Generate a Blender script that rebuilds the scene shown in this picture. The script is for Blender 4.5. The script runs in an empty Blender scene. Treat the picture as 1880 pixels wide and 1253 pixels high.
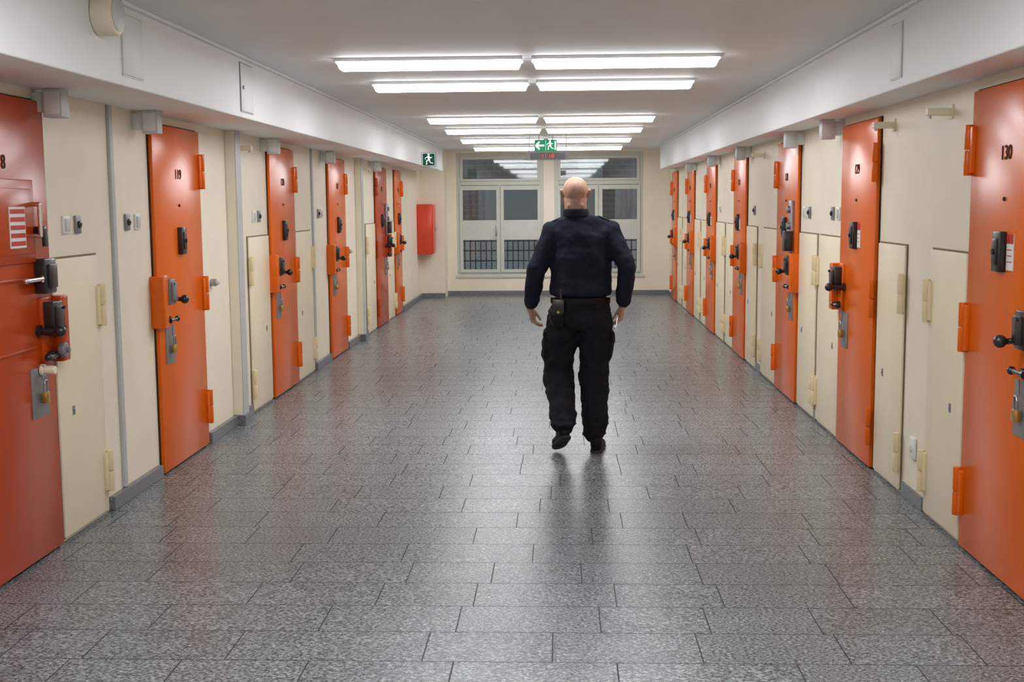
import bpy, bmesh, math, random
from mathutils import Vector, Matrix
random.seed(4)
scene = bpy.context.scene
COL = scene.collection
XL, XR = -2.42, 1.885
SL, SR = -1.96, 1.63
ZC, ZS = 2.53, 2.155
YB = 21.1
CAMH = 1.62

# ------------------------------------------------------------------ camera
def make_camera():
    f = 2200.0
    cy = Vector((90.0, 254.5, -f)).normalized()
    nz = (90*0.008 - 254.5)/f
    up = -Vector((0.008, -1.0, nz))
    up = (up - cy*up.dot(cy)).normalized()
    cx = cy.cross(up).normalized()
    m = Matrix((cx, cy, up)).to_4x4()
    m.translation = Vector((0, 0, CAMH))
    cd = bpy.data.cameras.new("camera")
    cd.sensor_width = 36.0
    cd.lens = f/1880.0*36.0
    cd.clip_start = 0.05
    c = bpy.data.objects.new("camera", cd)
    COL.objects.link(c)
    c.matrix_world = m
    scene.camera = c
make_camera()
scene.view_settings.view_transform = 'Standard'

# ------------------------------------------------------------------ materials
def newmat(name):
    m = bpy.data.materials.new(name); m.use_nodes = True
    nt = m.node_tree
    return m, nt, nt.nodes['Principled BSDF']

def mat(name, col, rough=0.5, metal=0.0, var=0.06, scale=6.0, bump=0.0, bscale=40.0, coat=0.0, emit=None, estr=0.0, spec=0.5):
    m, nt, b = newmat(name)
    N, L = nt.nodes, nt.links
    b.inputs['Roughness'].default_value = rough
    b.inputs['Metallic'].default_value = metal
    b.inputs['Specular IOR Level'].default_value = spec
    b.inputs['Coat Weight'].default_value = coat
    b.inputs['Coat Roughness'].default_value = 0.12
    tc = N.new('ShaderNodeNewGeometry')
    no = N.new('ShaderNodeTexNoise'); no.inputs['Scale'].default_value = scale; no.inputs['Detail'].default_value = 4
    L.new(tc.outputs['Position'], no.inputs['Vector'])
    r = N.new('ShaderNodeValToRGB')
    c = Vector(col)
    r.color_ramp.elements[0].position = 0.3; r.color_ramp.elements[1].position = 0.7
    r.color_ramp.elements[0].color = (*(c*(1-var)), 1)
    r.color_ramp.elements[1].color = (*[min(1, v*(1+var)) for v in c], 1)
    L.new(no.outputs['Fac'], r.inputs['Fac']); L.new(r.outputs['Color'], b.inputs['Base Color'])
    if bump:
        n2 = N.new('ShaderNodeTexNoise'); n2.inputs['Scale'].default_value = bscale; n2.inputs['Detail'].default_value = 3
        L.new(tc.outputs['Position'], n2.inputs['Vector'])
        bp = N.new('ShaderNodeBump'); bp.inputs['Strength'].default_value = bump; bp.inputs['Distance'].default_value = 0.01
        L.new(n2.outputs['Fac'], bp.inputs['Height']); L.new(bp.outputs['Normal'], b.inputs['Normal'])
    if emit:
        b.inputs['Emission Color'].default_value = (*emit, 1); b.inputs['Emission Strength'].default_value = estr
    return m

M = {}
M['cream'] = mat('cream_wall_paint', (0.87, 0.79, 0.65), 0.5, var=0.03, scale=3, bump=0.08, bscale=25)
M['panel'] = mat('cream_panel_paint', (0.87, 0.77, 0.58), 0.4, var=0.02, scale=4, bump=0.03)
M['hingecream'] = mat('cream_hinge_paint', (0.82, 0.69, 0.44), 0.35, var=0.02)
M['soffit'] = mat('white_soffit_paint', (0.87, 0.88, 0.89), 0.5, var=0.015, scale=2, bump=0.04, bscale=15)
M['ceil'] = mat('ceiling_paint', (0.86, 0.88, 0.88), 0.6, var=0.02, scale=1.5, bump=0.04, bscale=20)
M['orange'] = mat('orange_gloss_paint', (0.80, 0.135, 0.003), 0.24, var=0.04, scale=3, bump=0.04, bscale=9, spec=0.32)
M['orange_shaded'] = mat('shaded_orange_gloss_paint', (0.50, 0.055, 0.004), 0.24, var=0.06, scale=3, bump=0.04, bscale=9, spec=0.32)  # same door orange, with shadow put into the colour as a darker red
M['gap'] = mat('dark_gap', (0.03, 0.025, 0.02), 0.8)
M['seam'] = mat('panel_seam', (0.22, 0.16, 0.09), 0.8)
M['black'] = mat('black_metal', (0.018, 0.018, 0.02), 0.3, var=0.2, coat=0.3)
M['steel'] = mat('brushed_steel', (0.42, 0.42, 0.43), 0.35, metal=0.9, var=0.1, scale=60)
M['plate'] = mat('grey_plate', (0.25, 0.25, 0.26), 0.4, metal=0.3, var=0.1, scale=30)
M['chrome'] = mat('chrome', (0.75, 0.75, 0.76), 0.15, metal=1.0)
M['brass'] = mat('brass', (0.65, 0.42, 0.12), 0.3, metal=1.0)
M['white'] = mat('white_plastic', (0.80, 0.80, 0.79), 0.4, var=0.02)
M['greybox'] = mat('grey_plastic', (0.62, 0.62, 0.62), 0.45, var=0.03)
M['clockgrey'] = mat('clock_housing_grey', (0.38, 0.38, 0.39), 0.45, var=0.03)
M['red'] = mat('red_paint', (0.72, 0.055, 0.012), 0.3, coat=0.2)
M['signred'] = mat('sign_red', (0.6, 0.03, 0.03), 0.4)
M['paper'] = mat('paper_white', (0.82, 0.82, 0.8), 0.6, var=0.02)
M['ink'] = mat('dark_ink', (0.05, 0.015, 0.01), 0.7, spec=0.2)
M['stone'] = mat('grey_stone_baseboard', (0.17, 0.175, 0.18), 0.35, var=0.35, scale=70)
M['strip'] = mat('grey_metal_edge', (0.50, 0.51, 0.52), 0.45, metal=0.0, var=0.04)
M['frame'] = mat('window_frame_paint', (0.60, 0.62, 0.55), 0.4, var=0.03)
M['infill'] = mat('window_infill_panel', (0.60, 0.61, 0.57), 0.35, var=0.03)
M['green'] = mat('sign_green', (0.0, 0.22, 0.10), 0.4, emit=(0.0, 0.45, 0.2), estr=0.35)
M['greendark'] = mat('sign_dark_green', (0.0, 0.12, 0.07), 0.4)
M['signwhite'] = mat('sign_white', (0.85, 0.9, 0.87), 0.4, emit=(0.9, 1, 0.95), estr=0.5)
M['led'] = mat('led_red', (0.5, 0.02, 0.02), 0.4, emit=(1, 0.03, 0.02), estr=0.9)
M['diff'] = mat('lit_diffuser', (0.9, 0.9, 0.9), 0.4, emit=(0.95, 0.98, 1.0), estr=33.0)
M['diffside'] = mat('lit_diffuser_side', (0.9, 0.9, 0.9), 0.4, emit=(0.96, 0.98, 1.0), estr=7.5)
M['skin'] = mat('skin', (0.45, 0.250, 0.185), 0.5, var=0.16, scale=25, bump=0.06, bscale=120)
M['shirt'] = mat('navy_shirt_cloth', (0.0065, 0.0098, 0.023), 0.85, var=0.25, scale=10, bump=0.2, bscale=18, spec=0.3)
M['trouser'] = mat('black_trouser_cloth', (0.0065, 0.007, 0.011), 0.9, var=0.3, scale=10, bump=0.25, bscale=16, spec=0.3)
M['leather'] = mat('black_leather', (0.006, 0.006, 0.007), 0.5, var=0.2, bump=0.1, spec=0.2)
M['sole'] = mat('shoe_sole', (0.03, 0.03, 0.03), 0.7)
M['eye'] = mat('eye_white', (0.7, 0.7, 0.68), 0.2)

def floor_mat():
    m, nt, b = newmat('speckled_granite_tiles')
    N, L = nt.nodes, nt.links
    def math_(op, a, bb=None, c=None):
        n = N.new('ShaderNodeMath'); n.operation = op
        for i, v in enumerate((a, bb, c)):
            if v is None: continue
            if isinstance(v, (int, float)): n.inputs[i].default_value = v
            else: L.new(v, n.inputs[i])
        return n.outputs[0]
    g = N.new('ShaderNodeNewGeometry'); s = N.new('ShaderNodeSeparateXYZ')
    L.new(g.outputs['Position'], s.inputs[0])
    yy = math_('DIVIDE', math_('ADD', s.outputs['Y'], 0.04), 0.295)
    row = math_('FLOOR', yy); fr = math_('FRACT', yy)
    edge = math_('MULTIPLY', math_('MINIMUM', fr, math_('SUBTRACT', 1.0, fr)), 0.295)
    w = math_('ADD', math_('DIVIDE', s.outputs['X'], 0.52), math_('MULTIPLY', row, 37.73))
    v1 = N.new('ShaderNodeTexVoronoi'); v1.voronoi_dimensions = '1D'; v1.feature = 'DISTANCE_TO_EDGE'
    v1.inputs['Scale'].default_value = 1.0; v1.inputs['Randomness'].default_value = 0.9
    L.new(w, v1.inputs['W'])
    v2 = N.new('ShaderNodeTexVoronoi'); v2.voronoi_dimensions = '1D'; v2.feature = 'F1'
    v2.inputs['Scale'].default_value = 1.0; v2.inputs['Randomness'].default_value = 0.9
    L.new(w, v2.inputs['W'])
    ve = math_('MULTIPLY', v1.outputs['Distance'], 0.52)
    dmin = math_('MINIMUM', edge, ve)
    joint = math_('LESS_THAN', dmin, 0.0026)
    mp = N.new('ShaderNodeMapping'); mp.inputs['Scale'].default_value = (0.6, 0.9, 1.0)
    L.new(g.outputs['Position'], mp.inputs['Vector'])
    add = N.new('ShaderNodeVectorMath'); add.operation = 'MULTIPLY_ADD'
    L.new(v2.outputs['Color'], add.inputs[0]); add.inputs[1].default_value = (7, 7, 7); L.new(mp.outputs[0], add.inputs[2])
    n1 = N.new('ShaderNodeTexNoise'); n1.inputs['Scale'].default_value = 125; n1.inputs['Detail'].default_value = 3; n1.inputs['Roughness'].default_value = 0.65
    L.new(add.outputs[0], n1.inputs['Vector'])
    n2 = N.new('ShaderNodeTexNoise'); n2.inputs['Scale'].default_value = 9; n2.inputs['Detail'].default_value = 4
    L.new(add.outputs[0], n2.inputs['Vector'])
    r = N.new('ShaderNodeValToRGB')
    e = r.color_ramp.elements
    e[0].position = 0.36; e[0].color = (0.040, 0.046, 0.050, 1)
    e[1].position = 0.68; e[1].color = (0.52, 0.575, 0.59, 1)
    k = e.new(0.46); k.color = (0.110, 0.123, 0.129, 1)
    k = e.new(0.55); k.color = (0.195, 0.216, 0.225, 1)
    L.new(n1.outputs['Fac'], r.inputs['Fac'])
    bright = math_('ADD', 0.62, math_('ADD', math_('MULTIPLY', n2.outputs['Fac'], 0.55), math_('MULTIPLY', v2.outputs['Color'], 0.22)))
    mul = N.new('ShaderNodeMixRGB'); mul.blend_type = 'MULTIPLY'; mul.inputs[0].default_value = 1
    L.new(r.outputs['Color'], mul.inputs[1]); L.new(bright, mul.inputs[2])
    mix = N.new('ShaderNodeMixRGB'); L.new(joint, mix.inputs[0]); L.new(mul.outputs[0], mix.inputs[1])
    mix.inputs[2].default_value = (0.022, 0.023, 0.025, 1)
    L.new(mix.outputs[0], b.inputs['Base Color'])
    b.inputs['Specular IOR Level'].default_value = 0.42
    ro = math_('ADD', 0.17, math_('MULTIPLY', n1.outputs['Fac'], 0.24))
    ro = math_('ADD', ro, math_('MULTIPLY', joint, 0.4))
    L.new(ro, b.inputs['Roughness'])
    bp = N.new('ShaderNodeBump'); bp.inputs['Strength'].default_value = 0.06; bp.inputs['Distance'].default_value = 0.002
    L.new(n1.outputs['Fac'], bp.inputs['Height']); L.new(bp.outputs['Normal'], b.inputs['Normal'])
    return m
M['floor'] = floor_mat()

def glass_mat():
    m = bpy.data.materials.new('window_glass'); m.use_nodes = True
    nt = m.node_tree; N, L = nt.nodes, nt.links
    N.remove(N['Principled BSDF'])
    t = N.new('ShaderNodeBsdfTransparent'); t.inputs[0].default_value = (0.76, 0.78, 0.78, 1)
    g = N.new('ShaderNodeBsdfGlossy'); g.inputs['Roughness'].default_value = 0.03
    mx = N.new('ShaderNodeMixShader'); mx.inputs[0].default_value = 0.07
    L.new(t.outputs[0], mx.inputs[1]); L.new(g.outputs[0], mx.inputs[2])
    L.new(mx.outputs[0], N['Material Output'].inputs['Surface'])
    return m
M['glass'] = glass_mat()

def ext_mat():
    m, nt, b = newmat('exterior_brick')
    N, L = nt.nodes, nt.links
    g = N.new('ShaderNodeNewGeometry'); mp = N.new('ShaderNodeMapping'); mp.inputs['Rotation'].default_value = (math.pi/2, 0, 0)
    L.new(g.outputs['Position'], mp.inputs['Vector'])
    br = N.new('ShaderNodeTexBrick'); br.inputs['Scale'].default_value = 2.2
    br.inputs['Color1'].default_value = (0.21, 0.17, 0.16, 1); br.inputs['Color2'].default_value = (0.18, 0.18, 0.19, 1)
    br.inputs['Mortar'].default_value = (0.26, 0.26, 0.26, 1)
    L.new(mp.outputs[0], br.inputs['Vector']); L.new(br.outputs['Color'], b.inputs['Base Color'])
    b.inputs['Roughness'].default_value = 0.9
    return m
M['ext'] = ext_mat()
M['extpale'] = mat('exterior_pale_render', (0.30, 0.32, 0.33), 0.9)
M['extbright'] = mat('exterior_pale_blue_render', (0.52, 0.56, 0.60), 0.9)

# ------------------------------------------------------------------ mesh builder
ID = lambda a, n, z: Vector((a, n, z))
FL = lambda a, n, z: Vector((n, a, z))
FR = lambda a, n, z: Vector((-n, -a, z))
class MB:
    def __init__(s, f=ID):
        s.bm = bmesh.new(); s.f = f
        s.ly = s.bm.faces.layers.int.new('done')
    def _tag(s, mi):
        ly = s.ly
        for f in s.bm.faces:
            if f[ly] == 0:
                f.material_index = mi; f[ly] = 1
    def box(s, a0, a1, n0, n1, z0, z1, bev=0.0, mi=0, seg=2):
        r = bmesh.ops.create_cube(s.bm, size=1.0)
        for v in r['verts']:
            v.co = Vector(((a0+a1)/2 + v.co.x*(a1-a0), (n0+n1)/2 + v.co.y*(n1-n0), (z0+z1)/2 + v.co.z*(z1-z0)))
        if bev:
            ed = list({e for v in r['verts'] for e in v.link_edges})
            bmesh.ops.bevel(s.bm, geom=ed, offset=bev, segments=seg, affect='EDGES', profile=0.5)
        s._tag(mi); return s
    def cyl(s, c, axis, r, l, seg=20, r2=None, mi=0, bev=0.0):
        rot = {'z': Matrix.Identity(4), 'a': Matrix.Rotation(math.pi/2, 4, 'Y'), 'n': Matrix.Rotation(-math.pi/2, 4, 'X')}[axis] if isinstance(axis, str) else Vector((0, 0, 1)).rotation_difference(Vector(axis)).to_matrix().to_4x4()
        q = bmesh.ops.create_cone(s.bm, cap_ends=True, segments=seg, radius1=r, radius2=r if r2 is None else r2, depth=l, matrix=Matrix.Translation(Vector(c)) @ rot)
        if bev:
            ed = [e for e in {e for v in q['verts'] for e in v.link_edges} if any(len(f.verts) > 4 for f in e.link_faces)]
            bmesh.ops.bevel(s.bm, geom=ed, offset=bev, segments=2, affect='EDGES', profile=0.5)
        s._tag(mi); return s
    def sph(s, c, r, mi=0, seg=16):
        if isinstance(r, (int, float)): r = (r, r, r)
        bmesh.ops.create_uvsphere(s.bm, u_segments=seg, v_segments=seg//2+2, radius=1.0, matrix=Matrix.Translation(Vector(c)) @ Matrix.Diagonal((*r, 1)))
        s._tag(mi); return s
    def prism(s, pts, n0, n1, mi=0):
        v0 = [s.bm.verts.new((p[0], n0, p[1])) for p in pts]
        v1 = [s.bm.verts.new((p[0], n1, p[1])) for p in pts]
        s.bm.faces.new(v0); s.bm.faces.new(v1[::-1])
        k = len(pts)
        for i in range(k):
            s.bm.faces.new((v0[i], v1[i], v1[(i+1) % k], v0[(i+1) % k]))
        s._tag(mi); return s
    def stroke(s, p, q, w, n0, n1, mi=0):
        p, q = Vector(p), Vector(q); d = (q-p).normalized(); t = Vector((-d.y, d.x))*w/2
        return s.prism([p-t, q-t, q+t, p+t], n0, n1, mi)
    def tube(s, pts, r, mi=0, seg=10):
        for i in range(len(pts)-1):
            p, q = Vector(pts[i]), Vector(pts[i+1])
            s.cyl((p+q)/2, (q-p), r, (q-p).length, seg, mi=mi)
            if i: s.sph(p, r, mi, 10)
        return s
    def obj(s, name, mats, loc=(0, 0, 0), parent=None, smooth=True, **props):
        for v in s.bm.verts: v.co = s.f(*v.co)
        bmesh.ops.recalc_face_normals(s.bm, faces=s.bm.faces)
        me = bpy.data.meshes.new(name); s.bm.to_mesh(me); s.bm.free()
        return finish(me, name, mats, loc, parent, smooth, **props)

def finish(me, name, mats, loc=(0, 0, 0), parent=None, smooth=True, **props):
    for m in (mats if isinstance(mats, (list, tuple)) else [mats]):
        me.materials.append(M[m])
    if smooth:
        for p in me.polygons: p.use_smooth = True
        me.set_sharp_from_angle(angle=math.radians(38))
    o = bpy.data.objects.new(name, me)
    COL.objects.link(o)
    if parent: o.parent = parent
    else: o.location = loc
    for k, v in props.items(): o[k] = v
    return o

def text_part(txt, size, f, a, n, z, name, m, parent, ext=0.001, off=0.004, **props):
    cu = bpy.data.curves.new('t', 'FONT'); cu.body = txt; cu.size = size; cu.align_x = 'CENTER'; cu.align_y = 'CENTER'; cu.extrude = ext; cu.offset = size*off
    to = bpy.data.objects.new('t', cu); COL.objects.link(to)
    bpy.context.view_layer.update()
    me = bpy.data.meshes.new_from_object(to.evaluated_get(bpy.context.evaluated_depsgraph_get()))
    bpy.data.objects.remove(to)
    for v in me.vertices:
        x, y, zz = v.co
        v.co = f(a+x, n+zz, z+y)
    return finish(me, name, m, parent=parent, smooth=False, **props)

S = dict(kind='structure')
# ------------------------------------------------------------------ shell
Y0 = -4.0
MB().box(XL-0.3, XR+0.3, Y0-0.3, 26, -0.15, 0).obj('floor', 'floor', smooth=False, label='grey speckled granite tile floor with polished sheen', **S)
MB().box(XL-0.3, XR+0.3, Y0-0.3, YB+0.3, ZC, ZC+0.15).obj('ceiling', 'ceil', smooth=False, label='light grey painted plaster ceiling', **S)
MB().box(XL-0.25, XL, Y0, YB+0.25, 0, ZC).obj('wall_left', 'cream', smooth=False, label='cream painted cell corridor wall', **S)
MB().box(XR, XR+0.25, Y0, YB+0.25, 0, ZC).obj('wall_right', 'cream', smooth=False, label='cream painted cell corridor wall', **S)
MB().box(XL, XR, Y0-0.2, Y0, 0, ZC).obj('wall_front_added', 'cream', smooth=False, label='unseen cream wall added behind the camera against light leak', **S)  # unseen end wall, added so no light leaks in behind the camera
MB().box(XL, SL, Y0, 20.0, ZS, ZC, bev=0.006).obj('trim_1', 'soffit', smooth=False, label='white plastered service soffit running above the cell doors', **S)
MB().box(SR, XR, Y0, 20.0, ZS, ZC, bev=0.006).obj('trim_2', 'soffit', smooth=False, label='white plastered service soffit running above the cell doors', **S)
MB().box(SL, SL+0.025, Y0, 20.0, ZC-0.018, ZC, bev=0.004).obj('trim_3', 'soffit', smooth=False, label='thin white cable trunking along the ceiling edge', **S)
MB().box(SR-0.025, SR, Y0, 20.0, ZC-0.018, ZC, bev=0.004).obj('trim_4', 'soffit', smooth=False, label='thin white cable trunking along the ceiling edge', **S)
W1 = (-1.83, -0.305); W2 = (-0.115, 1.43); WZ = (0.35, 2.49)
b = MB()
b.box(XL, XR, YB, YB+0.25, 0, WZ[0]).box(XL, XR, YB, YB+0.25, WZ[1], ZC)
b.box(XL, W1[0], YB, YB+0.25, WZ[0], WZ[1]).box(W1[1], W2[0], YB, YB+0.25, WZ[0], WZ[1]).box(W2[1], XR, YB, YB+0.25, WZ[0], WZ[1])
b.obj('wall_back', 'cream', smooth=False, label='cream painted end wall with two tall windows', **S)
MB().box(XL, -2.0, 20.6, YB, 0, ZC).obj('wall_pier', 'cream', smooth=False, label='cream painted pier beside the end windows', **S)
MB().box(-1.86, 1.46, YB-0.02, YB, 0.31, 0.35, bev=0.004).obj('trim_5', 'frame', smooth=False, label='pale window sill', **S)
MB().box(-8, 8, 24.8, 25.0, 0, 5).box(-1.7, 0.05, 24.7, 24.8, 0.95, 2.1, mi=1).box(0.35, 0.85, 24.7, 24.8, 0.95, 3, mi=1).box(1.1, 1.6, 24.7, 24.8, 0.95, 1.9, mi=1).box(-3, 3, 24.65, 24.8, 0.0, 0.90, mi=2).obj('wall_exterior', ['ext', 'extpale', 'extbright'], smooth=False, label='brick and pale render facade outside the windows', **S)

def base(name, side, y0, y1, n=0.02, h=0.075):
    f = FL if side == 'L' else FR; X = XL if side == 'L' else XR
    yc = (y0+y1)/2; w = (y1-y0)/2
    MB(f).box(-w, w, 0, n, 0, h, bev=0.003).obj(name, 'stone', loc=(X, yc, 0), smooth=False, label='low grey stone baseboard', **S)
for y0, y1 in [(-4, 0), (6.17, 6.96), (7.97, 8.62), (8.78, 9.1), (11.56, 12.3), (13.34, 14.68), (18.05, 20.58)]:
    base('baseboard_left', 'L', y0, y1, 0.035)
for y0, y1 in [(6.19, 6.57), (8.815, 8.865), (11.3, 11.57), (13.74, 13.82), (16.15, 16.27), (20.4, YB)]:
    base('baseboard_right', 'R', y0, y1, 0.015)
MB().box(XL, -2.0, 20.575, 20.6, 0, 0.08).obj('baseboard_pier', 'stone', smooth=False, label='low grey stone baseboard', **S)
MB().box(-2.0, XR, YB-0.025, YB, 0, 0.08).obj('baseboard_back', 'stone', smooth=False, label='low grey stone baseboard', **S)

def pilaster(name, y0, y1, n):
    h = (y1-y0)/2
    b = MB(FL)
    b.box(-h, h, 0, n, 0.0, ZS, bev=0.004, mi=0)
    b.box(-h, h, n-0.004, n+0.003, 0.08, ZS, mi=1)
    b.box(-h-0.02, h+0.02, 0, n+0.02, 0, 0.08, bev=0.003, mi=2)
    b.obj(name, ['cream', 'strip', 'stone'], loc=(XL, (y0+y1)/2, 0), smooth=False, label='narrow cream pilaster with grey metal edge guard', **S)
pilaster('trim_6', 8.64, 8.78, 0.075)
pilaster('trim_7', 14.1, 14.24, 0.075)
for i, y in enumerate((6.40, 11.62)):
    MB(FL).box(-0.022, 0.022, 0, 0.018, 0.08, ZS, bev=0.003).obj('trim_%d' % (8+i), 'strip', loc=(XL, y, 0), smooth=False, label='grey metal joint strip on the wall', **S)

# ------------------------------------------------------------------ windows
def window(name, x0, x1, lab, handle_x):
    yf = YB+0.06
    cx = (x0+x1)/2
    g = MB(lambda a, n, z: Vector((a-cx, n, z)))
    B = lambda a0, a1, z0, z1, n0=-0.05, n1=0.05, mi=0, bev=0.005: g.box(a0, a1, yf+n0, yf+n1, z0, z1, bev=bev, mi=mi)
    t = 0.075
    B(x0, x0+t, *WZ); B(x1-t, x1, *WZ)
    B(x0+t, x1-t, WZ[1]-t, WZ[1]); B(x0+t, x1-t, WZ[0], WZ[0]+t)
    B(x0+t, x1-t, 1.93, 2.0)
    mid = (x0+x1)/2
    B(mid-0.02, mid+0.02, WZ[0]+t, 1.93)
    panes = [(x0+0.10, x1-0.10, 2.03, 2.39)]
    for a0, a1 in ((x0+0.05, mid-0.01), (mid+0.01, x1-0.05)):
        B(a0, a0+0.055, 0.40, 1.92, -0.075, 0.02); B(a1-0.055, a1, 0.40, 1.92, -0.075, 0.02)
        B(a0+0.05, a1-0.05, 1.845, 1.92, -0.073, 0.018); B(a0+0.05, a1-0.05, 0.40, 0.455, -0.073, 0.018)
        B(a0+0.05, a1-0.05, 0.975, 1.32, -0.065, 0.015, mi=1)
        panes += [(a0+0.05, a1-0.05, 1.32, 1.85), (a0+0.05, a1-0.05, 0.45, 0.98)]
    B(x0+0.10, x1-0.10, 2.0, 2.04, -0.065, 0.02); B(x0+0.10, x1-0.10, 2.38, 2.43, -0.065, 0.02)
    B(x0+0.06, x0+0.11, 2.0, 2.42, -0.068, 0.02); B(x1-0.11, x1-0.06, 2.0, 2.42, -0.068, 0.02)
    root = g.obj(name, ['frame', 'infill'], loc=(cx, 0, 0), smooth=False, label=lab, **S)
    F = lambda a, n, z: Vector((a-cx, n, z))
    for p in panes:
        MB(F).box(p[0], p[1], yf-0.01, yf-0.004, p[2], p[3]).obj('window_pane', 'glass', parent=root, smooth=False)
    gb = MB(F)
    x = x0+0.12
    while x < x1-0.08:
        gb.cyl((x, yf+0.13, 0.80), 'z', 0.009, 0.72, 8); x += 0.095
    for z in (0.60, 0.78, 0.95, 1.15): gb.box(x0+0.08, x1-0.08, yf+0.122, yf+0.138, z-0.010, z+0.010)
    gb.obj('security_bars', 'gap', parent=root)
    h = MB(F)
    h.box(handle_x-0.015, handle_x+0.015, yf-0.10, yf-0.075, 1.06, 1.24, bev=0.005).cyl((handle_x, yf-0.12, 1.15), 'n', 0.01, 0.05).box(handle_x-0.01, handle_x+0.01, yf-0.15, yf-0.135, 1.05, 1.17, bev=0.004)
    h.obj('window_handle', 'steel', parent=root)
window('window_1', *W1, 'tall barred casement window with transom and pale frame', -1.13)
window('window_2', *W2, 'tall barred casement window with transom and pale frame', 0.60)

# ------------------------------------------------------------------ doors
def door(idx, side, y0, y1, lock, num, color='orange', variant='box', label=''):
    f = FL if side == 'L' else FR; X = XL if side == 'L' else XR
    yc = (y0+y1)/2; w = (y1-y0)/2
    loc = (X, yc, 0); H = 2.10; T = 0.03
    toward_far = 1 if side == 'L' else -1
    ls = toward_far if lock == 'far' else -toward_far
    b = MB(f)
    b.box(-w-0.009, w+0.009, 0, 0.006, 0.0, H+0.009, mi=1)
    b.box(-w, w, 0.006, T, 0.012, H, bev=0.005)
    root = b.obj('door_%d' % idx, [color, 'gap'], loc=loc, smooth=True, label=label, **S)
    he = -ls*w
    for z in (1.84, 1.035, 0.265):
        h = MB(f)
        h.box(min(he-ls*0.012, he+ls*0.045), max(he-ls*0.012, he+ls*0.045), T-0.01, T+0.016, z-0.105, z+0.105, bev=0.005)
        h.cyl((he-ls*0.010, T+0.012, z+0.058), 'z', 0.018, 0.112, bev=0.003).cyl((he-ls*0.010, T+0.012, z-0.058), 'z', 0.018, 0.112, bev=0.003)
        h.obj('hinge', color, parent=root)
    e = ls*w
    A = lambda u: e - ls*u
    def bx(m, u0, u1, n0, n1, z0, z1, bev=0.004, mi=0):
        m.box(min(A(u0), A(u1)), max(A(u0), A(u1)), n0, n1, z0, z1, bev=bev, mi=mi)
    h = MB(f)
    bx(h, -0.055, 0.03, 0.0, 0.085, 0.895, 1.205, 0.008)
    bx(h, 0.03, 0.15, T-0.01, 0.045, 0.895, 1.205, 0.008)
    h.obj('lock_housing', color, parent=root)
    h = MB(f)
    bx(h, 0.035, 0.135, 0.04, 0.095, 1.03, 1.185, 0.006)
    bx(h, 0.045, 0.125, 0.09, 0.11, 1.05, 1.165, 0.006)
    for z in (1.06, 1.155): h.cyl((A(0.06), 0.108, z), 'n', 0.008, 0.02, 10)
    h.obj('bolt_lock', 'black' if variant != 'grey' else 'plate', parent=root)
    h = MB(f)
    h.cyl((A(0.17), 0.075, 1.055), 'n', 0.013, 0.11).sph((A(0.17), 0.135, 1.055), 0.027).cyl((A(0.17), 0.035, 1.055), 'n', 0.028, 0.02)
    h.cyl((A(0.14), 0.10, 1.055), 'a', 0.009, 0.07)
    h.obj('bolt_knob', 'black', parent=root)
    h = MB(f)
    h.cyl((A(0.10), 0.05, 0.935), 'n', 0.022, 0.05, bev=0.003).cyl((A(0.13), 0.08, 0.935), 'a', 0.010, 0.11).sph((A(0.185), 0.08, 0.935), 0.018).cyl((A(0.06), 0.08, 0.935), 'a', 0.016, 0.03)
    h.obj('latch_lever', 'black', parent=root)
    h = MB(f)
    bx(h, 0.10, 0.27, T-0.002, T+0.005, 0.66, 0.89, 0.002)
    h.obj('steel_plate', 'plate', parent=root)
    h = MB(f)
    pz = 0.755
    h.tube([(A(0.165), T+0.03, pz+0.02), (A(0.165), T+0.03, pz+0.06), (A(0.175), T+0.03, pz+0.075), (A(0.19), T+0.03, pz+0.075), (A(0.20), T+0.03, pz+0.06), (A(0.20), T+0.03, pz+0.02)], 0.005, mi=1)
    bx(h, 0.158, 0.207, T+0.015, T+0.04, pz-0.03, pz+0.022, 0.005, 0)
    h.tube([(A(0.183), T+0.02, pz+0.075), (A(0.183), T+0.02, 0.90)], 0.006, mi=1)
    h.obj('padlock', ['brass', 'steel'], parent=root)
    c = 0.0 if side == 'L' else -0.02
    if variant != 'hatch':
        h = MB(f)
        h.box(c-0.05, c+0.04, T-0.005, T+0.03, 1.315, 1.485, bev=0.005).box(c-0.03, c+0.02, T+0.025, T+0.038, 1.345, 1.455, bev=0.004).cyl((c-0.005, T+0.04, 1.40), 'n', 0.012, 0.012)
        h.obj('viewer_box', 'black', parent=root)
        h = MB(f)
        h.box(c+0.05, c+0.125, T, T+0.003, 1.325, 1.475, mi=0)
        h.box(c+0.05, c+0.125, T+0.003, T+0.004, 1.435, 1.475, mi=1)
        for z in (1.41, 1.385, 1.36): h.box(c+0.057, c+0.108, T+0.003, T+0.004, z-0.002, z+0.002, mi=1)
        h.obj('notice_label', ['paper', 'signred'], parent=root, smooth=False)
    h = MB(f); h.cyl((c, T+0.002, 1.62), 'n', 0.009, 0.008, 14).cyl((c, T+0.006, 1.62), 'n', 0.005, 0.004, 10)
    h.obj('peephole', 'gap', parent=root)
    text_part(num, 0.085, f, c, T+0.002, 1.81, 'door_number', 'ink', root)
    if variant == 'strip':
        h = MB(f)
        bx(h, 0.10, 0.20, T, T+0.03, 1.20, 1.62, 0.005)
        for z in (1.28, 1.42, 1.55): h.cyl((A(0.15), T+0.04, z), 'n', 0.028, 0.03, bev=0.003)
        h.obj('lock_rail', 'steel', parent=root)
        h = MB(f); bx(h, 0.09, 0.19, T+0.01, T+0.08, 1.22, 1.38, 0.006); h.obj('lock_case', 'black', parent=root)
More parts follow.
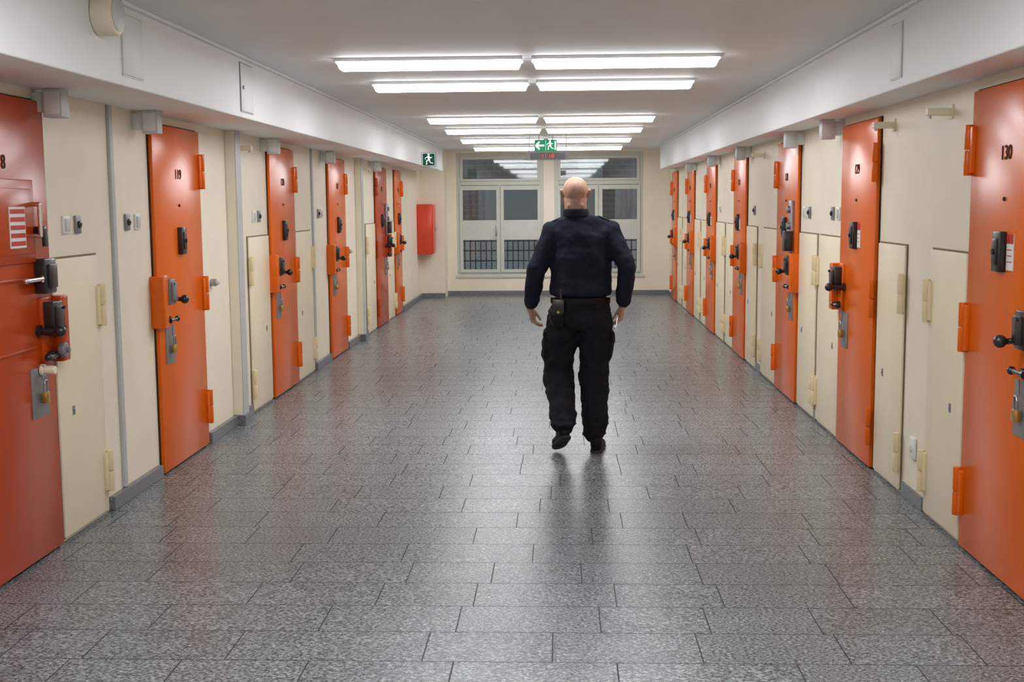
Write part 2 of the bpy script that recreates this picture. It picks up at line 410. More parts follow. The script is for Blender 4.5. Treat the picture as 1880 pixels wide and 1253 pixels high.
    if variant == 'hatch':
        h = MB(f)
        bx(h, 0.17, 0.74, T-0.002, T+0.014, 1.37, 1.74, 0.006)
        bx(h, 0.21, 0.70, T+0.010, T+0.020, 1.41, 1.70, 0.004)
        h.obj('food_hatch', color, parent=root)
        h = MB(f)
        bx(h, 0.20, 0.74, T-0.002, T+0.008, 1.293, 1.305, 0.003)
        bx(h, 0.20, 0.74, T-0.002, T+0.008, 0.975, 0.987, 0.003)
        h.obj('stiffener_rib', color, parent=root)
        h = MB(f)
        h.tube([(A(0.22), T+0.02, 1.49), (A(0.22), T+0.06, 1.49), (A(0.22), T+0.06, 1.63), (A(0.22), T+0.02, 1.63)], 0.010)
        h.obj('pull_handle', 'chrome', parent=root, label='chrome pull handle')
        h = MB(f); h.cyl((A(0.17), T+0.035, 1.51), 'n', 0.022, 0.05, bev=0.003).box(min(A(0.13), A(0.17)), max(A(0.13), A(0.17)), T+0.04, T+0.055, 1.44, 1.51, bev=0.004)
        h.obj('hatch_bolt', 'black', parent=root)
        h = MB(f)
        bx(h, 0.29, 0.44, T+0.020, T+0.024, 1.44, 1.62, 0, 0)
        for z in (1.60, 1.565, 1.53, 1.495, 1.46): bx(h, 0.295, 0.435, T+0.024, T+0.025, z-0.010, z+0.010, 0, 1)
        h.obj('hatch_notice', ['paper', 'signred'], parent=root, smooth=False)
        h = MB(f); bx(h, 0.06, 0.18, T, T+0.055, 1.225, 1.385, 0.008); bx(h, 0.08, 0.16, T+0.05, T+0.07, 1.25, 1.36, 0.006)
        h.obj('upper_lock', 'black', parent=root)
        h = MB(f); h.cyl((A(0.28), T+0.045, 1.295), 'a', 0.012, 0.16).sph((A(0.36), T+0.045, 1.295), 0.014).cyl((A(0.21), T+0.03, 1.295), 'n', 0.015, 0.05)
        h.obj('lever_handle', 'chrome', parent=root)
        h = MB(f); h.cyl((A(0.17), T+0.04, 0.875), 'n', 0.020, 0.07, bev=0.004).cyl((A(0.17), T+0.015, 0.875), 'n', 0.028, 0.015, bev=0.003)
        h.obj('round_knob', 'panel', parent=root)
        h = MB(f); h.cyl((A(0.05), 0.095, 0.955), 'n', 0.035, 0.03, bev=0.006).cyl((A(0.05), 0.115, 0.955), 'n', 0.012, 0.02)
        h.obj('key_cylinder', 'plate', parent=root)
    return root

LD = [(4.59, 5.52, 'far', 'orange_shaded', 'hatch'), (7.0, 7.92, 'near', 'orange', 'grey'), (9.84, 10.74, 'near', 'orange', 'box'),
      (12.36, 13.29, 'near', 'orange', 'box'), (15.52, 16.48, 'far', 'orange_shaded', 'strip'), (17.32, 17.98, 'near', 'orange', 'box')]
RD = [(4.66, 5.556, 'near', 'orange', 'box'), (7.20, 8.08, 'far', 'orange', 'box'), (9.56, 10.45, 'near', 'orange', 'strip'),
      (12.24, 13.06, 'near', 'orange', 'box'), (14.64, 15.50, 'near', 'orange', 'box'), (17.0, 17.87, 'near', 'orange', 'box'), (19.45, 20.3, 'near', 'orange', 'box')]
n = 1
for i, (a, b_, l, c, v) in enumerate(LD):
    lab = {'hatch': 'glossy orange steel cell door darkened as if in shadow, with food hatch and heavy locks', 'strip': 'orange steel cell door darkened as if in shadow, with extra steel lock rail'}.get(v, 'orange steel cell door number %d with bolt lock' % (118+i))
    door(n, 'L', a, b_, l, str(118+i), c, v, lab); n += 1
for i, (a, b_, l, c, v) in enumerate(RD):
    lab = {'strip': 'orange steel cell door with extra steel lock rail'}.get(v, 'orange steel cell door number %d with bolt lock' % (130-i))
    door(n, 'R', a, b_, l, str(130-i), c, v, lab); n += 1

# ------------------------------------------------------------------ access panels
def panel(side, y0, y1, hinge):
    f = FL if side == 'L' else FR; X = XL+0.001 if side == 'L' else XR-0.001
    w = (y1-y0)/2
    tf = 1 if side == 'L' else -1
    hs = tf if hinge == 'far' else -tf
    b = MB(f)
    b.box(-w-0.007, w+0.007, 0, 0.005, 0.012, 1.379, mi=1)
    b.box(-w, w, 0.005, 0.018, 0.02, 1.37, bev=0.004)
    root = b.obj('access_panel', ['panel', 'seam'], loc=(X, (y0+y1)/2, 0), label='cream painted steel service hatch in the corridor wall', category='wall hatch', group='cream service hatches between cell doors')
    for z in (1.11, 0.23):
        h = MB(f); e = hs*w
        h.box(min(e+hs*0.01, e-hs*0.045), max(e+hs*0.01, e-hs*0.045), 0.012, 0.032, z-0.10, z+0.10, bev=0.004)
        h.cyl((e, 0.034, z+0.056), 'z', 0.018, 0.108, bev=0.003).cyl((e, 0.034, z-0.056), 'z', 0.018, 0.108, bev=0.003)
        h.obj('hinge', 'hingecream', parent=root)
    h = MB(f); a = -hs*(w-0.16) if w > 0.2 else 0
    h.box(a-0.012, a+0.012, 0.016, 0.022, 0.60, 0.645, bev=0.002).cyl((a, 0.023, 0.622), 'n', 0.006, 0.004, 10)
    h.obj('panel_lock', 'plate', parent=root)
for y0, y1, h in [(5.57, 6.13, 'far'), (9.16, 9.79, 'near'), (10.82, 11.5, 'far'), (14.75, 15.46, 'near'), (16.56, 17.2, 'far')]:
    panel('L', y0, y1, h)
for y0, y1, h in [(5.61, 6.15, 'far'), (6.61, 7.15, 'near'), (8.13, 8.80, 'far'), (8.88, 9.51, 'near'), (10.52, 11.26, 'far'), (11.6, 12.2, 'near'),
                  (13.12, 13.72, 'far'), (13.86, 14.58, 'near'), (15.56, 16.12, 'far'), (16.3, 16.95, 'near'), (17.94, 18.55, 'far'), (18.75, 19.4, 'near')]:
    panel('R', y0, y1, h)

# ------------------------------------------------------------------ switches etc.
def switch(side, y, z, key=False):
    f = FL if side == 'L' else FR; X = XL if side == 'L' else XR
    b = MB(f)
    if key:
        b.box(-0.032, 0.032, 0, 0.014, -0.045, 0.045, bev=0.004)
        r = b.obj('key_switch', 'plate', loc=(X, y, z), label='grey metal key switch plate on the cream wall', category='switch', group='key switches beside cell doors')
        MB(f).cyl((0, 0.018, 0), 'n', 0.018, 0.012, bev=0.002).cyl((0, 0.025, 0), 'n', 0.007, 0.006).obj('key_cylinder', 'black', parent=r)
    else:
        b.box(-0.036, 0.036, 0, 0.012, -0.045, 0.045, bev=0.004)
        r = b.obj('light_switch', 'white', loc=(X, y, z), label='white rocker light switch on the cream wall', category='switch', group='light switches beside cell doors')
        MB(f).box(-0.024, 0.024, 0.010, 0.020, -0.03, 0.03, bev=0.003).obj('rocker', 'greybox', parent=r)
for y, k in [(5.78, 0), (5.92, 1), (6.61, 1), (6.77, 0), (9.38, 0), (9.54, 1), (11.9, 1), (12.05, 0)]: switch('L', y, 1.53, k)
for y, k in [(8.25, 0), (8.42, 1), (9.2, 1), (9.38, 0), (11.8, 1), (14.3, 0)]: switch('R', y, 1.53, k)
b = MB(FR); b.box(-0.04, 0.04, 0, 0.02, -0.06, 0.06, bev=0.01)
r = b.obj('wall_socket', 'white', loc=(XR, 6.38, 0.30), label='small white wall socket low on the cream wall', category='socket')
MB(FR).cyl((0, 0.022, 0), 'n', 0.022, 0.006, bev=0.002).obj('socket_face', 'greybox', parent=r)

def signal(side, y):
    f = FL if side == 'L' else FR; X = XL if side == 'L' else XR
    b = MB(f); b.box(-0.045, 0.045, 0.06, 0.15, -0.065, 0.065, bev=0.006)
    r = b.obj('signal_lamp', 'greybox', loc=(X, y, ZS-0.065), label='small pale grey signal lamp box below the soffit', category='signal lamp', group='signal lamps above cell doors')
    MB(f).box(-0.03, 0.03, 0, 0.065, -0.04, 0.05, bev=0.004).obj('lamp_bracket', 'white', parent=r)
    MB(f).box(-0.047, -0.043, 0.07, 0.14, -0.05, 0.05, bev=0.001).obj('lamp_cover', 'white', parent=r)
for y in (5.5, 6.8, 9.7, 12.1, 15.2): signal('L', y)
for y in (8.2, 9.5, 12.1, 14.4, 16.9): signal('R', y)
def stop(side, y, z=2.04, ln=0.12):
    f = FL if side == 'L' else FR; X = XL if side == 'L' else XR
    b = MB(f); b.box(-0.02, 0.02, 0, ln, -0.018, 0.018, bev=0.003)
    r = b.obj('door_catch', 'panel', loc=(X, y, z), label='short cream metal door catch arm on the wall', category='door catch', group='door catches on the walls')
    MB(f).box(-0.03, 0.03, 0, 0.008, -0.035, 0.035, bev=0.002).obj('fixing_plate', 'panel', parent=r)
    MB(f).cyl((0, ln-0.015, -0.022), 'z', 0.008, 0.02).obj('catch_pin', 'steel', parent=r)
stop('L', 8.95); stop('L', 14.5); stop('R', 5.95); stop('R', 6.95); stop('R', 11.3)
for side, y in (('L', 8.18), ('L', 13.5)):
    r = MB(FL).cyl((0, 0.02, 0), 'n', 0.026, 0.04, bev=0.004).obj('door_stop', 'steel', loc=(XL, y, 1.09), label='round steel door stop on the cream wall', category='door stop', group='round door stops')
    MB(FL).sph((0, 0.045, 0), (0.02, 0.02, 0.02)).obj('rubber_buffer', 'greybox', parent=r)

def ellip_drum():
    b = MB(FL); b.cyl((0, 0.045, 0), 'n', 0.094, 0.09, 40, bev=0.012)
    r = b.obj('round_speaker', 'panel', loc=(SL, 5.12, 2.43), label='round cream drum loudspeaker on the soffit', category='loudspeaker')
    MB(FL).cyl((0, 0.092, 0), 'n', 0.075, 0.006, 40, bev=0.002).obj('speaker_grille', 'greybox', parent=r)
ellip_drum()
def hatch(side, y0, y1, z0, z1, key=True):
    f = FL if side == 'L' else FR; X = SL if side == 'L' else SR
    w = (y1-y0)/2
    b = MB(f)
    b.box(-w, w, 0, 0.004, z0, z1, mi=1)
    b.box(-w+0.006, w-0.006, 0.003, 0.008, z0+0.006, z1-0.006, bev=0.002)
    r = b.obj('inspection_hatch', ['soffit', 'plate' if key else 'greybox'], loc=(X, (y0+y1)/2, 0), label='white painted inspection hatch set in the soffit', category='inspection hatch')
    if key:
        MB(f).cyl((-w+0.05, 0.014, (z0+z1)/2), 'n', 0.012, 0.01).obj('hatch_lock', 'steel', parent=r)
hatch('L', 7.38, 7.68, 2.19, 2.49); hatch('L', 5.39, 5.66, 2.20, 2.48, False); hatch('R', 5.9, 6.1, 2.2, 2.47, False)

b = MB(FL); b.box(-0.22, 0.22, 0, 0.26, 0.77, 1.61, bev=0.01)
r = b.obj('fire_hose_cabinet', 'red', loc=(XL, 20.33, 0), label='red metal fire cabinet fixed to the cream wall', category='fire cabinet')
MB(FL).box(-0.20, 0.20, 0.255, 0.275, 0.79, 1.59, bev=0.006).obj('cabinet_door', 'red', parent=r)
MB(FL).box(0.12, 0.15, 0.27, 0.295, 1.15, 1.24, bev=0.004).obj('cabinet_latch', 'steel', parent=r)

# ------------------------------------------------------------------ signs (facing -y)
FS = lambda a, n_, z: Vector((a, -n_, z))
def runner(b, cx, cz, s, n0, n1, mi=0, k=1.0):
    P = lambda x, z: (cx+x*s, cz+z*s)
    hp = P(0.02, 0.37)
    b.prism([(hp[0]+0.085*k*s*math.cos(t*math.pi/6), hp[1]+0.085*k*s*math.sin(t*math.pi/6)) for t in range(12)], n0, n1, mi)
    st = lambda p, q, w: b.stroke(P(*p), P(*q), w*s*k, n0, n1, mi)
    st((0.0, 0.27), (0.06, -0.02), 0.15)
    st((0.0, 0.23), (-0.2, 0.14), 0.06); st((-0.2, 0.16), (-0.24, 0.0), 0.05)
    st((0.03, 0.23), (0.2, 0.12), 0.06); st((0.2, 0.13), (0.28, 0.2), 0.05)
    st((0.05, 0.0), (-0.14, -0.10), 0.08); st((-0.14, -0.08), (-0.12, -0.34), 0.07); st((-0.10, -0.33), (-0.2, -0.33), 0.05)
    st((0.07, 0.0), (0.12, -0.2), 0.08); st((0.12, -0.2), (0.34, -0.28), 0.07)
def exit_combo():
    x, y, z = -0.203, 16.3, 2.383
    b = MB(FS); b.box(-0.152, 0.152, -0.02, 0.0, -0.078, 0.078, bev=0.004)
    r = b.obj('exit_sign', 'green', loc=(x, y, z), label='illuminated green exit sign with arrow and running figure', category='exit sign')
    MB(FS).box(-0.148, 0.148, 0.0, 0.006, -0.074, 0.074).obj('sign_face', 'green', parent=r, smooth=False)
    n0, n1 = 0.006, 0.008
    a = MB(FS)
    a.stroke((-0.020, 0), (-0.115, 0), 0.026, n0, n1); a.stroke((-0.133, 0.0), (-0.082, 0.050), 0.026, n0, n1); a.stroke((-0.133, 0.0), (-0.082, -0.050), 0.026, n0, n1)
    a.obj('arrow_symbol', 'signwhite', parent=r, smooth=False)
    a = MB(FS); runner(a, 0.055, 0, 0.155, n0, n1, 0, 1.15)
    a.box(-0.003, 0.002, n0, n1, -0.07, 0.07)
    a.prism([(0.118, -0.060), (0.140, -0.060), (0.140, 0.060), (0.118, 0.060)], n0, n1-0.0005)
    a.obj('running_figure_symbol', 'signwhite', parent=r, smooth=False)
    for s in (-0.09, 0.09):
        MB(FS).box(s-0.01, s+0.01, -0.015, -0.005, 0.065, ZC-z).obj('hanger', 'white', parent=r, smooth=False)
    zc = 2.245
    b = MB(FS); b.box(-0.29, 0.29, -0.06, 0.0, -0.052, 0.052, bev=0.006)
    c = b.obj('digital_clock', 'clockgrey', loc=(-0.177, 16.36, zc), label='long grey digital clock with red numerals hanging from the ceiling', category='clock')
    MB(FS).box(-0.235, 0.235, 0.0, 0.004, -0.042, 0.042).obj('clock_display', 'black', parent=c, smooth=False)
    text_part('11:18', 0.080, FS, 0.0, 0.006, 0.0, 'clock_numerals', 'led', c, off=0.0)
    for s in (-0.25, 0.25):
        MB(FS).cyl((s, -0.03, (ZC-zc)/2+0.022), 'z', 0.006, ZC-zc-0.044).obj('hanging_rod', 'white', parent=c)
exit_combo()
b = MB(FS); b.box(-0.1, 0.1, -0.02, 0.0, -0.1, 0.1, bev=0.003)
r = b.obj('escape_route_sign', 'greendark', loc=(SL+0.1, 17.0, 2.235), label='dark green square escape route sign projecting from the soffit', category='exit sign')
a = MB(FS); a.box(-0.092, 0.092, 0, 0.002, 0.085, 0.092).box(-0.092, 0.092, 0, 0.002, -0.092, -0.085).box(-0.092, -0.085, 0, 0.002, -0.09, 0.09).box(0.085, 0.092, 0, 0.002, -0.09, 0.09)
runner(a, -0.005, 0.0, 0.19, 0, 0.003); a.obj('running_figure_symbol', 'signwhite', parent=r, smooth=False)

# ------------------------------------------------------------------ ceiling lights
def light(x, y):
    b = MB(); b.box(-0.582, 0.582, -0.082, 0.082, -0.022, 0, bev=0.002)
    r = b.obj('ceiling_light', 'white', loc=(x, y, ZC), label='long ceiling fluorescent light with lit white diffuser', category='ceiling light', group='rows of fluorescent lights on the ceiling')
    d = MB()
    bm = d.bm
    top = [(-0.580, -0.080), (0.580, -0.080), (0.580, 0.080), (-0.580, 0.080)]
    bot = [(-0.560, -0.072), (0.560, -0.072), (0.560, 0.072), (-0.560, 0.072)]
    v0 = [bm.verts.new((p[0], p[1], -0.022)) for p in top]; v1 = [bm.verts.new((p[0], p[1], -0.068)) for p in bot]
    bm.faces.new(v1); d._tag(0)
    for i in range(4): bm.faces.new((v0[i], v0[(i+1) % 4], v1[(i+1) % 4], v1[i]))
    d._tag(1)
    bm.faces.new(v0[::-1]); d._tag(2)
    d.obj('diffuser', ['diff', 'diffside', 'white'], parent=r, smooth=False)
    for s in (-1, 1):
        MB().box(s*0.585-0.003, s*0.585+0.003, -0.083, 0.083, -0.03, 0, bev=0.001).obj('end_cap', 'white', parent=r, smooth=False)
LXC = -0.21
for y in (-1.4, 2.3, 3.9, 7.68, 9.15, 12.85, 14.8, 17.1, 19.6):
    light(LXC-0.615, y); light(LXC+0.615, y)

# ------------------------------------------------------------------ person
PO = Vector((0.12, 7.72, 0))
def add_ell(bm, c, r, seg=14):
    if isinstance(r, (int, float)): r = (r, r, r)
    return bmesh.ops.create_uvsphere(bm, u_segments=seg, v_segments=seg//2+3, radius=1.0, matrix=Matrix.Translation(Vector(c)) @ Matrix.Diagonal((*r, 1)))['verts']
def hull(bm, items, seg=14):
    t = bmesh.new()
    for c, r in items: add_ell(t, c, r, seg)
    res = bmesh.ops.convex_hull(t, input=t.verts)
    kill = [g for g in res['geom_interior'] + res['geom_unused'] if isinstance(g, bmesh.types.BMVert)]
    bmesh.ops.delete(t, geom=list(set(kill)), context='VERTS')
    bmesh.ops.recalc_face_normals(t, faces=t.faces)
    me = bpy.data.meshes.new('x'); t.to_mesh(me); t.free(); bm.from_mesh(me); bpy.data.meshes.remove(me)
def chain(bm, pts, seg=14):
    for i in range(len(pts)-1): hull(bm, [pts[i], pts[i+1]], seg)
def remesh_obj(bm, name, m, vox, smooth_it, parent=None, wr=0.0, wscale=0.15, **props):
    me = bpy.data.meshes.new(name); bm.to_mesh(me); bm.free()
    o = bpy.data.objects.new('tmp', me); COL.objects.link(o)
    md = o.modifiers.new('r', 'REMESH'); md.mode = 'VOXEL'; md.voxel_size = vox
    ms = o.modifiers.new('s', 'SMOOTH'); ms.factor = 0.5; ms.iterations = smooth_it
    if wr:
        tx = bpy.data.textures.new('w', 'CLOUDS'); tx.noise_scale = wscale; tx.noise_depth = 2
        mdp = o.modifiers.new('d', 'DISPLACE'); mdp.texture = tx; mdp.strength = wr; mdp.mid_level = 0.5
        m2 = o.modifiers.new('s2', 'SMOOTH'); m2.factor = 0.5; m2.iterations = 2
    bpy.context.view_layer.update()
    out = bpy.data.meshes.new_from_object(o.evaluated_get(bpy.context.evaluated_depsgraph_get()))
    bpy.data.objects.remove(o)
    out.name = name
    for p in out.polygons: p.use_smooth = True
    out.materials.clear(); out.materials.append(M[m])
    ob = bpy.data.objects.new(name, out); COL.objects.link(ob)
    if parent: ob.parent = parent
    else: ob.location = PO
    for k, v in props.items(): ob[k] = v
    return ob
V = Vector
Lsh, Lel, Lwr = V((-0.172, 0.0, 1.438)), V((-0.275, -0.03, 1.200)), V((-0.322, 0.08, 0.950))
Rsh, Rel, Rwr = V((0.192, 0.0, 1.438)), V((0.298, -0.07, 1.205)), V((0.275, 0.01, 0.968))
Lhip, Lkn, Lan = V((-0.100, 0, 0.90)), V((-0.145, 0.08, 0.52)), V((-0.100, -0.18, 0.200))
Rhip, Rkn, Ran = V((0.10, 0, 0.90)), V((0.092, 0.03, 0.51)), V((0.098, 0.0, 0.10))
HX = -0.028
def hand(bm, w, D, Np, Af, curl=0.5):
    D = D.normalized(); Np = Np.normalized(); Af = Af.normalized()
    its = []
    for s in (-1, 1):
        its += [(w + D*0.022 + Af*0.017*s, 0.017), (w + D*0.085 + Af*0.029*s, 0.0125)]
    hull(bm, its, 10)
    hull(bm, [(w + D*0.02 + Af*0.02 + Np*0.005, 0.017), (w + D*0.06 + Af*0.034 + Np*0.010, 0.014)], 10)
    lens = (0.070, 0.080, 0.074, 0.058)
    for i, ln in enumerate(lens):
        off = 0.031 - i*0.0205
        p = w + D*(0.088 - abs(i-1)*0.003) + Af*off
        d = D + Af*(0.10-0.07*i)
        d.normalize(); r = 0.0092 - 0.0006*(i == 3)
        ang = curl*(0.55+0.12*i)
        pts = [(p, r+0.0008)]
        for k, fr in enumerate((0.45, 0.32, 0.23)):
            ax = d.cross(Np).normalized()
            d = Matrix.Rotation(ang, 3, ax) @ d
            p = p + d*ln*fr; r -= 0.0008
            pts.append((p.copy(), r)); ang = curl*(0.75+0.1*i)
        chain(bm, pts, 10)
    p0 = w + D*0.030 + Af*0.028 + Np*0.008
    p1 = p0 + (D*0.7 + Af*0.75 + Np*0.30).normalized()*0.038
    p2 = p1 + (D*0.95 + Af*0.25 + Np*0.35).normalized()*0.030
    p3 = p2 + (D*1.0 + Np*0.35).normalized()*0.022
    chain(bm, [(p0, 0.0145), (p1, 0.0115), (p2, 0.0100), (p3, 0.0085)], 10)

def person():
    bm = bmesh.new()
    add_ell(bm, (HX, -0.012, 1.695), (0.080, 0.096, 0.088), 24)
    hull(bm, [((HX, 0.03, 1.67), (0.067, 0.062, 0.06)), ((HX, 0.052, 1.605), (0.042, 0.034, 0.028)), ((HX, -0.012, 1.635), (0.075, 0.076, 0.045))], 18)
    hull(bm, [((HX, 0.066, 1.586), (0.022, 0.017, 0.014)), ((HX, 0.045, 1.615), (0.045, 0.04, 0.02))], 14)
    hull(bm, [((HX, 0.093, 1.688), (0.008, 0.007, 0.008)), ((HX, 0.108, 1.652), (0.012, 0.011, 0.008)), ((HX, 0.085, 1.652), (0.017, 0.012, 0.008))], 10)
    for s in (-1, 1):
        hull(bm, [((HX+s*0.015, 0.084, 1.705), 0.008), ((HX+s*0.045, 0.070, 1.703), 0.009)], 8)
        hull(bm, [((HX+s*0.082, -0.008, 1.686), (0.008, 0.017, 0.016)), ((HX+s*0.079, -0.002, 1.648), (0.007, 0.011, 0.010)), ((HX+s*0.096, -0.020, 1.690), (0.004, 0.014, 0.019))], 10)
    hull(bm, [((HX-0.02, 0.082, 1.628), 0.006), ((HX+0.02, 0.082, 1.628), 0.006), ((HX, 0.088, 1.629), 0.006)], 8)
    hull(bm, [((HX-0.015, 0.082, 1.617), 0.006), ((HX+0.015, 0.082, 1.617), 0.006), ((HX, 0.087, 1.617), 0.006)], 8)
    chain(bm, [((-0.015, -0.010, 1.47), (0.068, 0.062, 0.04)), ((HX, -0.016, 1.55), (0.071, 0.068, 0.04)), ((HX, -0.016, 1.63), (0.073, 0.075, 0.04))], 18)
    hull(bm, [((HX-0.035, -0.066, 1.600), 0.020), ((HX+0.035, -0.066, 1.600), 0.020)], 10)
    chain(bm, [((0.005, 0, 1.42), (0.15, 0.07, 0.05)), ((0.0, 0.0, 1.32), (0.165, 0.095, 0.07)), ((0.0, 0, 1.12), (0.16, 0.095, 0.07)), ((0, 0, 0.95), (0.15, 0.09, 0.07))], 18)
    for sh, el, wr in ((Lsh, Lel, Lwr), (Rsh, Rel, Rwr)):
        chain(bm, [((0.0, 0, 1.41), 0.05), (sh, 0.048), (el, 0.040), (wr, 0.027), (wr + (wr-el).normalized()*0.02, 0.024)])
    for hp, kn, an in ((Lhip, Lkn, Lan), (Rhip, Rkn, Ran)):
        chain(bm, [((0, 0, 0.93), 0.08), (hp, 0.08), (kn, 0.050), (kn+(an-kn)*0.3, 0.052), (an, 0.036)])
    hull(bm, [(Lan, 0.034), (Lan+V((0, 0.06, -0.07)), 0.03)]); hull(bm, [(Ran, 0.034), (Ran+V((0, 0.10, -0.04)), 0.03)])
    hand(bm, Lwr + (Lwr-Lel).normalized()*0.012, V((0.22, 0.12, -1)), V((0.95, -0.25, 0.1)), V((0.15, 0.97, 0.15)), 0.65)
    hand(bm, Rwr + (Rwr-Rel).normalized()*0.012, V((-0.14, 0.02, -1)), V((-0.95, -0.15, 0.1)), V((-0.10, 0.97, 0.1)), 0.8)
    body = remesh_obj(bm, 'person', 'skin', 0.0055, 3, label='person in dark navy uniform shirt and black cargo trousers walking away', category='person')
    for s in (-1, 1):
        MB().sph((HX+s*0.031, 0.079, 1.688), 0.0115).obj('eye', 'eye', parent=body)
    # shirt
    bm = bmesh.new()
    chain(bm, [((0.008, -0.004, 1.40), (0.193, 0.116, 0.07)), ((0.008, -0.002, 1.27), (0.203, 0.127, 0.08)), ((0.005, 0.0, 1.12), (0.199, 0.126, 0.07)), ((0.003, 0.0, 1.040), (0.200, 0.136, 0.040))], 28)
    hull(bm, [(Lsh, 0.062), (Rsh, 0.062), ((0.008, -0.005, 1.38), (0.185, 0.113, 0.05))], 20)
    hull(bm, [(Lsh+V((0.012, -0.005, 0.028)), 0.038), (Rsh+V((-0.012, -0.005, 0.028)), 0.038), ((HX+0.01, -0.014, 1.535), (0.080, 0.074, 0.02)), ((0.0, -0.01, 1.40), (0.16, 0.11, 0.05))], 20)
    for sh, el, wr in ((Lsh, Lel, Lwr), (Rsh, Rel, Rwr)):
        m1 = sh.lerp(el, 0.5)
        chain(bm, [(sh, 0.069), (m1, 0.064), (el, 0.060), (el.lerp(wr, 0.5), 0.055), (el.lerp(wr, 0.90), 0.047)], 16)
        for k, (t, rr) in enumerate(((0.08, 0.064), (0.26, 0.060), (0.80, 0.052))):
            add_ell(bm, el.lerp(wr, t), (rr, rr*0.98, 0.020), 16)
    remesh_obj(bm, 'uniform_shirt', 'shirt', 0.0075, 6, parent=body, wr=0.026, wscale=0.10, label='dark navy long-sleeved uniform shirt')
    bm = bmesh.new()
    chain(bm, [((HX+0.006, -0.014, 1.530), (0.088, 0.083, 0.014)), ((HX, -0.015, 1.575), (0.081, 0.083, 0.009))], 28)
    remesh_obj(bm, 'shirt_collar', 'shirt', 0.006, 3, parent=body)
    for s, sh in ((-1, Lsh), (1, Rsh)):
        bm = bmesh.new(); hull(bm, [((sh.x+s*0.005, -0.008, 1.496), (0.020, 0.022, 0.005)), ((sh.x-s*0.075, -0.01, 1.530), (0.018, 0.018, 0.005))], 10)
        remesh_obj(bm, 'epaulette', 'shirt', 0.004, 2, parent=body)
    for wr, el in ((Lwr, Lel), (Rwr, Rel)):
        bm = bmesh.new(); q = el.lerp(wr, 0.84); e = el.lerp(wr, 1.0)
        chain(bm, [(q, 0.044), (e-(wr-el).normalized()*0.018, 0.040)], 18)
        remesh_obj(bm, 'shirt_cuff', 'shirt', 0.006, 2, parent=body)
    # trousers
    bm = bmesh.new()
    chain(bm, [((0.003, 0, 0.985), (0.182, 0.120, 0.022)), ((0.003, -0.005, 0.90), (0.198, 0.134, 0.05)), ((0.003, -0.008, 0.84), (0.206, 0.134, 0.04))], 28)
    for (hp, kn, an), sx in (((Lhip, Lkn, Lan), -1), ((Rhip, Rkn, Ran), 1)):
        th = hp.lerp(kn, 0.5)
        chain(bm, [(hp+V((0, -0.01, -0.02)), (0.110, 0.124, 0.09)), (th, (0.106, 0.112, 0.08)), (kn, 0.097), (kn.lerp(an, 0.5), 0.088), (kn.lerp(an, 0.93), 0.077)], 20)
        for t, rr in ((0.0, 0.102), (0.16, 0.098), (0.78, 0.088), (0.96, 0.085)):
            add_ell(bm, kn.lerp(an, t), (rr, rr, 0.022), 20)
        hull(bm, [(hp.lerp(kn, 0.38)+V((sx*0.102, 0, 0)), (0.024, 0.07, 0.05)), (hp.lerp(kn, 0.68)+V((sx*0.094, 0, 0)), (0.026, 0.07, 0.05))], 14)
    remesh_obj(bm, 'cargo_trousers', 'trouser', 0.0075, 4, parent=body, wr=0.040, wscale=0.085, label='black cargo trousers with thigh pockets')
    for (hp, kn), sx in (((Lhip, Lkn), -1), ((Rhip, Rkn), 1)):
        bm = bmesh.new(); c = hp.lerp(kn, 0.34)+V((sx*0.108, 0, 0))
        hull(bm, [(c+V((0, -0.06, 0)), (0.018, 0.012, 0.026)), (c+V((0, 0.06, 0)), (0.018, 0.012, 0.026))], 12)
        remesh_obj(bm, 'pocket_flap', 'trouser', 0.005, 3, parent=body)
    b = MB(); b.cyl((0, 0, 0), 'z', 1.0, 1.0, 40)
    for v in b.bm.verts: v.co = V((0.003+v.co.x*0.193, v.co.y*0.133, 0.994+v.co.z*0.038))
    b.obj('belt', 'leather', parent=body)
    def shoe(ank, heel, toe, up):
        bm = bmesh.new()
        d = (toe-heel).normalized(); side = d.cross(up).normalized()
        hull(bm, [(heel+d*0.035+up*0.035, 0.036), (heel+d*0.035+up*0.075, 0.04), (heel+d*0.13+up*0.04, 0.038)], 14)
        hull(bm, [(heel+d*0.13+up*0.035, 0.036), (heel+d*0.20+side*0.012+up*0.03, 0.034), (heel+d*0.20-side*0.012+up*0.03, 0.034), (heel+d*0.255+up*0.026, 0.026)], 14)
        hull(bm, [(heel+d*0.04+up*0.075, 0.042), (heel+d*0.11+up*0.07, 0.036), (ank+up*0.03, 0.044)], 14)
        o = remesh_obj(bm, 'shoe', 'leather', 0.006, 2, parent=body, label='black leather uniform shoe')
        bm = bmesh.new()
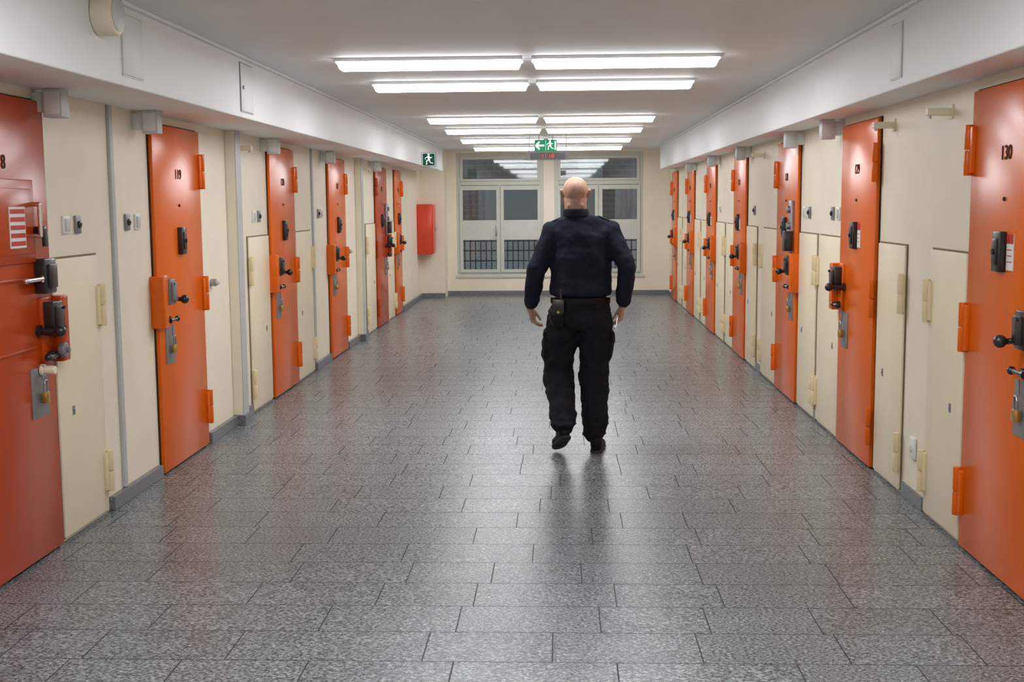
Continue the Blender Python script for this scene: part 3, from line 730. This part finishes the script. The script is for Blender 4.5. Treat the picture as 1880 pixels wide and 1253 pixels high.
        def flat(c, r):
            return [(c+d*r*math.cos(t)*1.0+side*r*math.sin(t)+up*h, 0.003) for t in [k*math.pi/5 for k in range(10)] for h in (0.003, 0.014)]
        hull(bm, flat(heel+d*0.035, 0.037)+flat(heel+d*0.20, 0.046)+flat(heel+d*0.25, 0.030), 6)
        remesh_obj(bm, 'shoe_sole', 'sole', 0.004, 1, parent=o)
    shoe(Ran, V((0.098, -0.065, 0.0)), V((0.135, 0.2, 0.0)), V((0, 0, 1)))
    dl = V((-0.055, 0.20, -0.105)).normalized(); sd = V((1, 0.27, 0)).normalized(); upv = sd.cross(dl).normalized()
    shoe(Lan, V((-0.090, -0.245, 0.138)), V((-0.090, -0.245, 0.138))+dl*0.27, upv)
    return body
person()
b = MB(); b.box(-0.035, 0.035, -0.03, 0.025, -0.155, 0.02, bev=0.010)
r = b.obj('radio_pouch', 'leather', loc=(PO.x-0.140, PO.y-0.125, 0.985), label='black leather radio pouch hanging from the belt', category='pouch')
MB().box(-0.037, 0.037, -0.036, -0.026, -0.07, 0.025, bev=0.004).obj('pouch_flap', 'black', parent=r)
MB().cyl((0.018, 0.0, 0.05), 'z', 0.007, 0.08).obj('antenna', 'black', parent=r)
MB().cyl((0, -0.038, -0.055), 'n', 0.008, 0.006).obj('snap_button', 'brass', parent=r)
MB().tube([(-0.03, -0.02, 0.0), (-0.06, -0.02, -0.05), (-0.045, -0.02, -0.12), (-0.02, -0.02, -0.14)], 0.006).obj('coiled_cord', 'black', parent=r)
b = MB(); b.tube([(0, 0, 0), (-0.012, -0.015, -0.075)], 0.006)
r = b.obj('key', 'chrome', loc=(PO.x+0.240, PO.y-0.02, 0.88), label='silver cell key held in the hand', category='key')
MB().box(-0.022, -0.004, -0.018, -0.012, -0.075, -0.05, bev=0.001).obj('key_bit', 'chrome', parent=r)

# ------------------------------------------------------------------ world
w = bpy.data.worlds.new('world'); scene.world = w; w.use_nodes = True
bg = w.node_tree.nodes['Background']; bg.inputs[0].default_value = (0.60, 0.64, 0.68, 1); bg.inputs[1].default_value = 1.2
